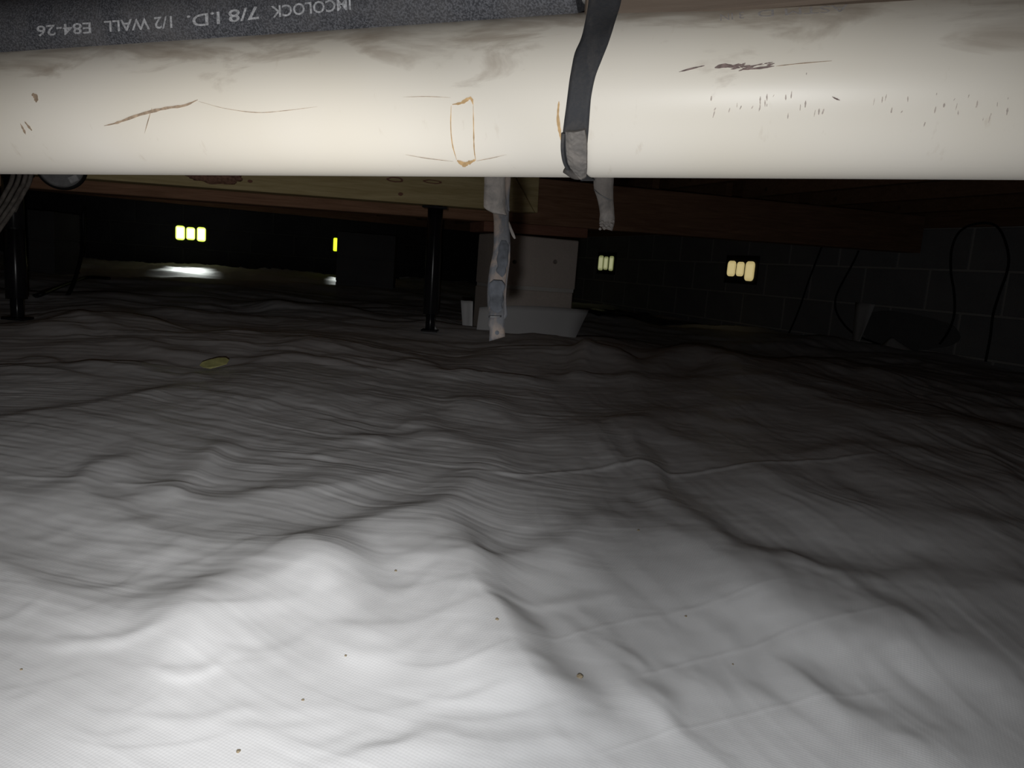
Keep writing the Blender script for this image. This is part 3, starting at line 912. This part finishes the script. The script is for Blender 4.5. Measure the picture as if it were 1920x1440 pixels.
obj('inner_pipe', rel(foam, tube_bm(ext, 0.011, 24)), M['steel'], foam, smooth=True)

def ray_tube(px, py, path, R):
    """front hit of the photo ray on a swept tube"""
    r = ray(px, py).normalized(); best = None
    for i in range(len(path)-1):
        a_, b_ = path[i], path[i+1]; ax = (b_-a_); L = ax.length; ax.normalize()
        w0 = EYE-a_; rp = r-ax*r.dot(ax); wp = w0-ax*w0.dot(ax)
        A_ = rp.dot(rp); B_ = 2*rp.dot(wp); C_ = wp.dot(wp)-R*R; D = B_*B_-4*A_*C_
        if D < 0: continue
        t = (-B_-math.sqrt(D))/(2*A_); s = (w0+r*t).dot(ax)
        if -0.002 <= s <= L+0.002 and (best is None or t < best): best = t
    return EYE+r*best if best else None

def text_mesh(body, size=1.0, bold=0.0):
    cu = bpy.data.curves.new('txt', 'FONT'); cu.body = body; cu.size = size; cu.offset = bold
    cu.resolution_u = 3; cu.space_character = 1.0
    to = bpy.data.objects.new('txt', cu); COL.objects.link(to)
    bpy.context.view_layer.update()
    me = bpy.data.meshes.new_from_object(to.evaluated_get(bpy.context.evaluated_depsgraph_get()))
    bpy.data.objects.remove(to)
    bm = bmesh.new(); bm.from_mesh(me)
    x0 = min(v.co.x for v in bm.verts); x1 = max(v.co.x for v in bm.verts)
    for k in range(1, 6):
        bmesh.ops.bisect_plane(bm, geom=bm.verts[:]+bm.edges[:]+bm.faces[:], plane_co=(0, k*size*0.12, 0), plane_no=(0, 1, 0))
    return bm, x0, x1

def lay_text(body, p_right, p_left, hgt_r, hgt_l, surf, mat, name, parent, tolocal, bold=0.0):
    """upside-down line: starts at p_right, runs to p_left; heights grow downward in the photo"""
    bm, x0, x1 = text_mesh(body, 1.0, bold)
    dead = []
    for v in bm.verts:
        s = (v.co.x-x0)/(x1-x0); t = v.co.y/0.72
        bx = p_right[0]+(p_left[0]-p_right[0])*s; by = p_right[1]+(p_left[1]-p_right[1])*s
        hh = hgt_r+(hgt_l-hgt_r)*s
        q = surf(bx+0.06*hh*t, by+hh*t)
        v.co = tolocal(q)
    bmesh.ops.recalc_face_normals(bm, faces=bm.faces)
    return obj(name, bm, mat, parent)
fs = lambda x, y: (ray_tube(x, y, fpath, FR+0.0005) or P(x, y, 0.45))
fl = lambda q: q-foam.location
# baseline is the upper edge (text is upside down)
lay_text('IMCOLOCK', (657, -4), (508, 12), 23, 22, fs, M['ink'], 'printed_text', foam, fl, 0.012)
lay_text('7/8 I.D.', (484, 12), (350, 30), 24, 23, fs, M['ink'], 'printed_text', foam, fl, 0.012)
lay_text('1/2 WALL', (322, 30), (195, 40), 23, 21, fs, M['ink'], 'printed_text', foam, fl, 0.012)
lay_text('E84-26', (170, 42), (68, 49), 21, 20, fs, M['ink'], 'printed_text', foam, fl, 0.012)
ps = lambda x, y: on_pipe(x, y, 0.0003)
lay_text('ASTM D', (1590, 8), (1420, 20), 14, 13, ps, M['pink'], 'printed_text', pipe, lambda q: q)
lay_text('3 IN', (1395, 22), (1350, 27), 13, 13, ps, M['pink'], 'printed_text', pipe, lambda q: q)

# dusty board lying along the top of the pipe, starting where the foam ends
e0, e1 = P(1093, 44, 0.405), P(1700, -9, 0.345)
dd = (e1-e0).normalized(); bz = V((0, 0, 1)); bz = (bz-dd*bz.dot(dd)).normalized(); by = bz.cross(dd)
o = obj('dusty_board', box_bm(0, (e1-e0).length+0.5, 0.0, 0.018, 0.0, 0.07), M['board'], bevel=0.0015)
bmx = Matrix.Identity(4)
for i in range(3): bmx[i][0] = dd[i]; bmx[i][1] = by[i]; bmx[i][2] = bz[i]; bmx[i][3] = e0[i]
o.matrix_world = bmx
tag(o, 'dusty tan board lying along the top of the cream pipe behind the black strap', 'board')

# ------------------------------------------------------------------ black hanger strap in front of the pipe
def pw(x, y, off=0.0012): return PM @ on_pipe(x, y, off)
Lp = [(1090,70),(1078,98),(1072,125),(1067,155),(1062,195),(1058,225),(1055,252),(1054,285),(1058,308),(1066,322),(1074,327)]
Rp = [(1147,58),(1139,82),(1128,110),(1116,142),(1108,180),(1105,215),(1103,245),(1101,270),(1100,300),(1100,318),(1099,327)]
Lw = [pw(*p) for p in Lp]; Rw = [pw(*p) for p in Rp]
# free part going up to the framing, clear of the pipe
up_l = [P(1112,-150,0.395), P(1109,-60,0.395), P(1105,-10,0.394), P(1099,30,0.392)]
up_r = [P(1176,-150,0.395), P(1172,-60,0.395), P(1165,0,0.394), P(1157,28,0.392)]
# underside: wrap on below the pipe towards the back
def wrap(side, angs, xloc, off=0.0012):
    return [PM @ V((xloc, -math.cos(a_)*(PR+off), -math.sin(a_)*(PR+off))) for a_ in angs]
xl = (PMI @ Lw[-1]).x; xr = (PMI @ Rw[-1]).x
ql = PMI @ Lw[-1]; a0 = math.atan2(-ql.z, -ql.y)
angs = [a0+0.15+0.3*k for k in range(8)]
LL = up_l+Lw+wrap(0, angs, xl); RR = up_r+Rw+wrap(0, angs, xr)
strap = empty('hanger_strap', LL[8]); tag(strap, 'black hanger strap looped over the front of the cream pipe', 'strap')
obj('strap_band', rel(strap, ribbon_bm(spline(LL, 4), spline(RR, 4), 0.0010, 6, 0.00005)), M['strapb'], strap, smooth=False)
for p in strap.children[0].data.polygons: p.use_smooth = True
TLp = [(1060,247),(1061,270),(1062,290),(1066,308),(1074,322),(1082,331)]
TRp = [(1096,244),(1099,262),(1100,285),(1100,305),(1100,322),(1099,332)]
TL = [pw(x, y, 0.0035) for x, y in TLp]; TR = [pw(x, y, 0.0035) for x, y in TRp]
obj('folded_tail', rel(strap, ribbon_bm(spline(TL, 4), spline(TR, 4), 0.0022, 6, 0.0003, crown=0.0015)), M['tail2'], strap)
strap.children[1]['label'] = 'rough grey folded tail'
bm = tube_bm(spline([pw(1060,318,0.002), pw(1078,329,0.003), pw(1098,329,0.002)], 4), 0.0022, 8)
obj('fold_edge', rel(strap, bm), M['tail'], strap, smooth=True)
# left raised lip of the strap
bm = tube_bm(spline([pw(1056,250,0.002), pw(1055,280,0.0025), pw(1059,305,0.0025), pw(1068,322,0.002)], 5), 0.0011, 8)
obj('edge_lip', rel(strap, bm), M['strapb'], strap, smooth=True)

# ------------------------------------------------------------------ dusty straps hanging below the pipe
def hanging(name, label, segs, d, extra=None):
    """segs: list of (mat, left pts, right pts, thick, dz) ; pts may carry their own depth"""
    lz = P(segs[0][1][0][0], segs[0][1][0][1], d)
    o = empty(name, lz); tag(o, label, 'strap')
    for nm, mat, Lq, Rq, th, dd_, crown in segs:
        L_ = spline([P(x, y, d+dd_+(q[2] if len(q := (x, y, *r)) > 2 else 0)) for x, y, *r in Lq], 4)
        R_ = spline([P(x, y, d+dd_+(q[2] if len(q := (x, y, *r)) > 2 else 0)) for x, y, *r in Rq], 4)
        s = obj(nm, rel(o, ribbon_bm(L_, R_, th, 6, 0.00018, crown=crown)), mat, o)
        for p in s.data.polygons: p.use_smooth = True
    return o
hd = 0.466
hs = empty('hanging_strap', P(935, 320, hd)); tag(hs, 'long dusty strap hanging straight down below the cream pipe', 'strap')
segs = [
    ('strap_band', M['dusty'],
     [(918,300,0),(920,340,0),(924,395,0),(926,415,-.002),(926,445,-.004),(925,470,-.003),(918,505,.002),(914,540,.004),(914,570,.003),(917,592,0),(915,606,-.001),(918,618,-.001),(917,640,0)],
     [(957,300,0),(956,340,0),(955,380,0),(954,412,-.001),(956,440,-.003),(957,470,-.003),(954,500,.001),(950,530,.004),(948,560,.004),(948,585,.001),(947,600,0),(946,615,0),(947,631,0)], 0.0011, 0, 0.0006),
    ('buckle_fold', M['tail'],
     [(908,300),(908,345),(907,380),(909,390),(926,400)], [(950,300),(949,340),(948,375),(947,392),(950,403)], 0.0016, -0.0045, 0.001),
    ('edge_fold', M['dusty'],
     [(948,300),(947,345),(949,375),(951,395)], [(960,300),(957,345),(955,375),(956,396)], 0.0012, -0.0065, 0.0005),
    ('torn_flap', M['tail'],
     [(953,415,0),(955,428,-.002),(959,440,-.003),(964,448,-.003)], [(955,416,0),(960,428,-.002),(965,440,-.003),(967,447,-.003)], 0.0008, -0.004, 0.0002),
    ('edge_fold', M['dusty'],
     [(954,455),(952,490),(948,530),(945,560),(944,600)], [(957,455),(956,490),(951,530),(949,562),(952,592)], 0.0010, -0.004, 0.0004),
    ('clean_patch', M['clean'], [(940,450),(935,462),(934,474),(931,486),(933,498),(930,508),(939,518)], [(949,451),(954,462),(953,480),(953,492),(949,503),(948,512),(942,520)], 0.0003, -0.0044, 0),
    ('clean_patch', M['clean'], [(925,525),(917,533),(916,548),(918,560),(917,570),(921,580),(928,586)], [(941,526),(947,536),(943,550),(944,562),(941,572),(942,580),(933,587)], 0.0003, -0.0030, 0),
    ('stitched_seam', M['cable'], [(916,592.5),(916,595.5)], [(940,592),(940,594.5)], 0.0004, -0.0035, 0),
]
for nm, mat, Lq, Rq, th, dd_, crown in segs:
    L_ = spline([P(q[0], q[1], hd+dd_+(q[2] if len(q) > 2 else 0)) for q in Lq], 4)
    R_ = spline([P(q[0], q[1], hd+dd_+(q[2] if len(q) > 2 else 0)) for q in Rq], 4)
    s = obj(nm, rel(hs, ribbon_bm(L_, R_, th, 6, 0.00012, crown=crown)), mat, hs)
    for p in s.data.polygons: p.use_smooth = True
bm = bmesh.new(); bmesh.ops.create_cone(bm, cap_ends=True, segments=14, radius1=0.0013, radius2=0.0013, depth=0.0008,
    matrix=Matrix.Translation(P(932, 624, hd-0.0016)) @ (Matrix.Rotation(math.pi/2, 4, 'X')))
obj('rivet_hole', rel(hs, bm), M['clean'], hs)

h2 = empty('hanging_strap', P(1133, 320, 0.45)); tag(h2, 'short grey strap stub with a frayed end hanging right of the black strap', 'strap')
L_ = spline([P(*q) for q in [(1113,295,.45),(1113,330,.45),(1114,352,.45),(1121,375,.449),(1125,400,.448),(1124,415,.449),(1129,427,.45)]], 4)
R_ = spline([P(*q) for q in [(1152,295,.45),(1151,330,.45),(1150,352,.45),(1150,375,.449),(1152,400,.448),(1152,418,.449),(1148,433,.45)]], 4)
s = obj('strap_band', rel(h2, ribbon_bm(L_, R_, 0.0014, 6, 0.0002, crown=0.0012)), M['tail'], h2)
for p in s.data.polygons: p.use_smooth = True
bm = bmesh.new()
for k in range(26):
    p = P(random.uniform(1125, 1150), random.uniform(414, 430), 0.4485)
    bmesh.ops.create_icosphere(bm, subdivisions=1, radius=random.uniform(0.0006, 0.0014), matrix=Matrix.Translation(p))
obj('frayed_end', rel(h2, bm), M['tail'], h2)
bm = tube_bm(spline([P(1114,356,.4476), P(1128,367,.447), P(1146,376,.4476)], 4), 0.0003, 6)
obj('crease', rel(h2, bm), M['cable'], h2)

# ------------------------------------------------------------------ things at the left under the pipe
# round grey box cover on the beam face
oc = on_plane(115, 312, GP-WD*0.096, WD)
bx = empty('round_box_cover', oc, ANG); tag(bx, 'round grey plastic junction box cover on the pale beam at the left', 'box')
def disc(r, y0, y1, cx=0, cz=0, bevel=0.004):
    bm = bmesh.new(); prof = [(r*0.0, y1), (r-bevel, y1), (r, y1+bevel*(1 if y0 > y1 else -1)), (r, y0)]
    n = 40; rr = []
    for (q, y) in prof[1:]:
        rr.append([bm.verts.new((cx+math.cos(2*math.pi*k/n)*q, y, cz+math.sin(2*math.pi*k/n)*q)) for k in range(n)])
    bm.faces.new(rr[0]); bm.faces.new(rr[-1][::-1])
    for i in range(len(rr)-1):
        for k in range(n): bm.faces.new((rr[i][k], rr[i][(k+1) % n], rr[i+1][(k+1) % n], rr[i+1][k]))
    return bm
obj('cover_rim', disc(0.069, 0.014, -0.008), M['frame'], bx, smooth=False)
obj('cover_plate', disc(0.062, -0.009, -0.014), M['greycap'], bx)
tb = obj('square_tab', box_bm(-0.014, 0.014, -0.020, -0.0145, -0.010, 0.010), M['whitetab'], bx, bevel=0.002)
tb.location = (0.034, 0, -0.034); tb.rotation_euler = (0, -0.5, 0)

# mud nest on the pine beam
mc = on_plane(398, 327, GP-WD*0.088, WD)
bm = bmesh.new(); bmesh.ops.create_icosphere(bm, subdivisions=4, radius=1)
for v in bm.verts:
    n_ = float(fbm(np.array([v.co.x*3+5]), np.array([v.co.z*3+v.co.y*2]))[0])
    v.co = V((v.co.x*0.085, v.co.y*0.012, v.co.z*0.028))*(1+0.18*n_)
nest = obj('mud_nest', bm, M['mud'], smooth=True); nest.location = mc+WD*0.004; nest.rotation_euler = (0, 0, ANG)
tag(nest, 'reddish crusty mud clump stuck to the pale beam under the pipe', 'mud clump')

def cable(name, pts, r, mat, label, cat='cable', group=None, surf=None):
    path = spline([surf(*p) if surf else P(*p) for p in pts], 8)
    o = obj(name, tube_bm(path, r, 8), mat, smooth=True)
    tag(o, label, cat, group); return o
cable_lab = ['dusty cable, second from the left in the bundle above the left black post',
             'dusty cable, third from the left in the bundle above the left black post',
             'rightmost dusty cable in the bundle above the left black post',
             'leftmost dusty cable in the bundle, cut by the left frame edge']
for k, dx in enumerate((0, 12, 22, -12)):
    cable('dusty_cable', [(46+dx,250,1.95),(36+dx,330,1.95),(22+dx,362,1.94),(4+dx,392,1.93),(-30+dx,440,1.92)], 0.0055, M['dcable'],
          cable_lab[k], group='dusty cables at the left edge')
cable('loose_wire', [(38,352,2.1),(40,370,2.1),(34,388,2.1),(29,398,2.1)], 0.0016, M['dcable'], 'thin pale wire loop above the left black post', 'wire')
cable('black_cable', [(156,395,3.2),(156,440,3.2),(152,480,3.15),(143,515,3.1),(134,540,3.05),(118,566,3.0),(88,588,2.9),(50,598,2.75)], 0.008, M['cable'],
      'thin black cable hanging down to the liner right of the left black post')
g1 = [(205,524),(165,522),(140,530),(110,541),(82,553),(60,560)]
cable('black_cable', g1, 0.009, M['cable'], 'black cable lying across the liner at far left', surf=lambda x, y: onground(x, y)+V((0,0,0.006)))

# ------------------------------------------------------------------ right wall: cables, liner flaps
def rw(px, py, off=0.015): return on_plane(px, py, A-GD*off, GD)
cable('wall_cable', [(1541,462),(1530,490),(1515,530),(1500,575),(1488,605),(1474,636)], 0.0055, M['cable'],
      'black cable slanting straight down the right wall, leftmost of the wall cables', surf=rw)
cable('wall_cable', [(1610,470),(1600,492),(1582,525),(1568,555),(1567,580),(1580,605),(1605,628),(1650,646)], 0.0055, M['cable'],
      'black cable bowing down the right wall onto the triangular liner fold', surf=rw)
cable('wall_cable', [(1762,645),(1778,622),(1789,590),(1789,550),(1783,510),(1784,470),(1795,440),(1815,424),(1845,418),(1868,424),(1882,445),(1891,480),(1888,510),(1874,550),(1862,590),(1857,630),(1848,678)], 0.0055, M['cable'],
      'black cable making a tall loop against the right wall at the frame edge', surf=rw)
fl1 = sheet('liner_flap', [rw(x, y, .012) for x, y in [(1604,567),(1615,567),(1628,569),(1641,571)]],
            [rw(x, y, .05) for x, y in [(1597,652),(1604,656),(1612,640),(1625,610)]], M['liner_far'], bulge=0.01, wav=0.002)
tag(fl1, 'upright pale liner flap against the foot of the right wall', 'plastic sheet')
fl2 = sheet('liner_flap', [rw(x, y, .03) for x, y in [(1668,634),(1670,633),(1673,632),(1676,634),(1682,640)]],
            [rw(x, y, .12) for x, y in [(1625,670),(1650,672),(1680,673),(1710,672),(1740,672)]], M['liner_far'], bulge=0.02, wav=0.002)
tag(fl2, 'pale triangular liner fold at the foot of the right wall', 'plastic sheet')
# broken parge patch
bm = bmesh.new(); c = rw(1695, 620, 0.006); pts = []
for k in range(36):
    an = 2*math.pi*k/36; rr = 1+0.06*math.sin(3*an+1)+random.uniform(-0.03, 0.03)
    pts.append(c + WD*(-math.cos(an)*0.30*rr) + V((0, 0, math.sin(an)*0.095*rr)))
f1 = [bm.verts.new(p) for p in pts]; f2 = [bm.verts.new(p+GD*0.005) for p in pts]
bm.faces.new(f1); bm.faces.new(f2[::-1])
for i in range(36): bm.faces.new((f1[i], f1[(i+1) % 36], f2[(i+1) % 36], f2[i]))
pt = obj('dark_wall_patch', bm, M['patch']); tag(pt, 'dark rounded patch low on the right wall behind the triangular liner fold', 'patch')

# black crumpled plastic behind the pier to the right
bm = bmesh.new(); nx, ny = 60, 24; gg = []
c0 = onground(1120, 607); c1_ = onground(1340, 607)
ex = (c1_-c0); ey = V((-ex.y, ex.x, 0)).normalized()*0.5
X_, Y_ = np.meshgrid(np.linspace(0, 1, nx), np.linspace(0, 1, ny), indexing='ij')
wxs = c0.x+ex.x*X_+ey.x*Y_; wys = c0.y+ex.y*X_+ey.y*Y_
hh = height(wxs, wys) + 0.02*np.sin(np.pi*X_)**0.5*np.sin(np.pi*Y_)*(1+0.5*ridge(X_*4, Y_*3, 3)) + 0.004
vs = [[bm.verts.new((wxs[i, j], wys[i, j], hh[i, j])) for j in range(ny)] for i in range(nx)]
for i in range(nx-1):
    for j in range(ny-1): bm.faces.new((vs[i][j], vs[i+1][j], vs[i+1][j+1], vs[i][j+1]))
o = obj('black_plastic_sheet', bm, M['blackplastic'], smooth=True)
tag(o, 'crumpled shiny black plastic sheet on the ground behind and right of the centre pier', 'plastic sheet')

# ------------------------------------------------------------------ small things on the liner
g = onground(402, 694)
bm = bmesh.new(); n = 10; fr = []
for k in range(n):
    an = 2*math.pi*k/n
    fr.append(V((math.cos(an)*0.030, math.sin(an)*0.014*(1+0.3*math.cos(an)), 0.008+0.008*math.sin(an)+0.006*math.cos(an)+random.uniform(0, 0.004))))
a_ = [bm.verts.new(p) for p in fr]; b_ = [bm.verts.new(p+V((0, 0, -0.0012))) for p in fr]
bm.faces.new(a_); bm.faces.new(b_[::-1])
for i in range(n): bm.faces.new((a_[i], b_[i], b_[(i+1) % n], a_[(i+1) % n]))
lf = obj('dry_leaf', bm, M['leaf']); lf.location = g+V((0, 0, 0.006)); lf.rotation_euler = (0, 0, 0.5)
tag(lf, 'yellow-green dry leaf lying on the liner at the left', 'leaf')
specks = [(1087,1270,0.0022,'tan grain of grit on the liner, largest one, in the lower centre'),
          (1197,995,0.0013,'dark speck of grit on the liner beside the long right-hand fold'),
          (742,1071,0.0011,'grey speck of grit near the centre of the liner, right of the bright crest'),
          (932,1162,0.0012,'grey speck of grit beside the steep central fold'),
          (447,1410,0.0012,'dark speck of grit at the lower left of the liner'),
          (568,1313,0.0009,'small speck of grit on the bright lower liner, left of centre'),
          (648,1230,0.0009,'small speck of grit below the bright crest of the liner'),
          (1286,1156,0.0010,'thin dark speck of grit on the right half of the liner'),
          (40,1256,0.0008,'small speck of grit at the lower left edge of the liner'),
          (1374,1246,0.0007,'tiny speck of grit below the broad dark right fold')]
for x, y, r, lb in specks:
    g = onground(x, y); bm = bmesh.new(); bmesh.ops.create_icosphere(bm, subdivisions=2, radius=r)
    for v in bm.verts: v.co *= random.uniform(0.75, 1.2); v.co.z *= 0.7
    s = obj('grit_speck', bm, M['grit']); s.location = g+V((0, 0, r*0.4)); tag(s, lb, 'grit')
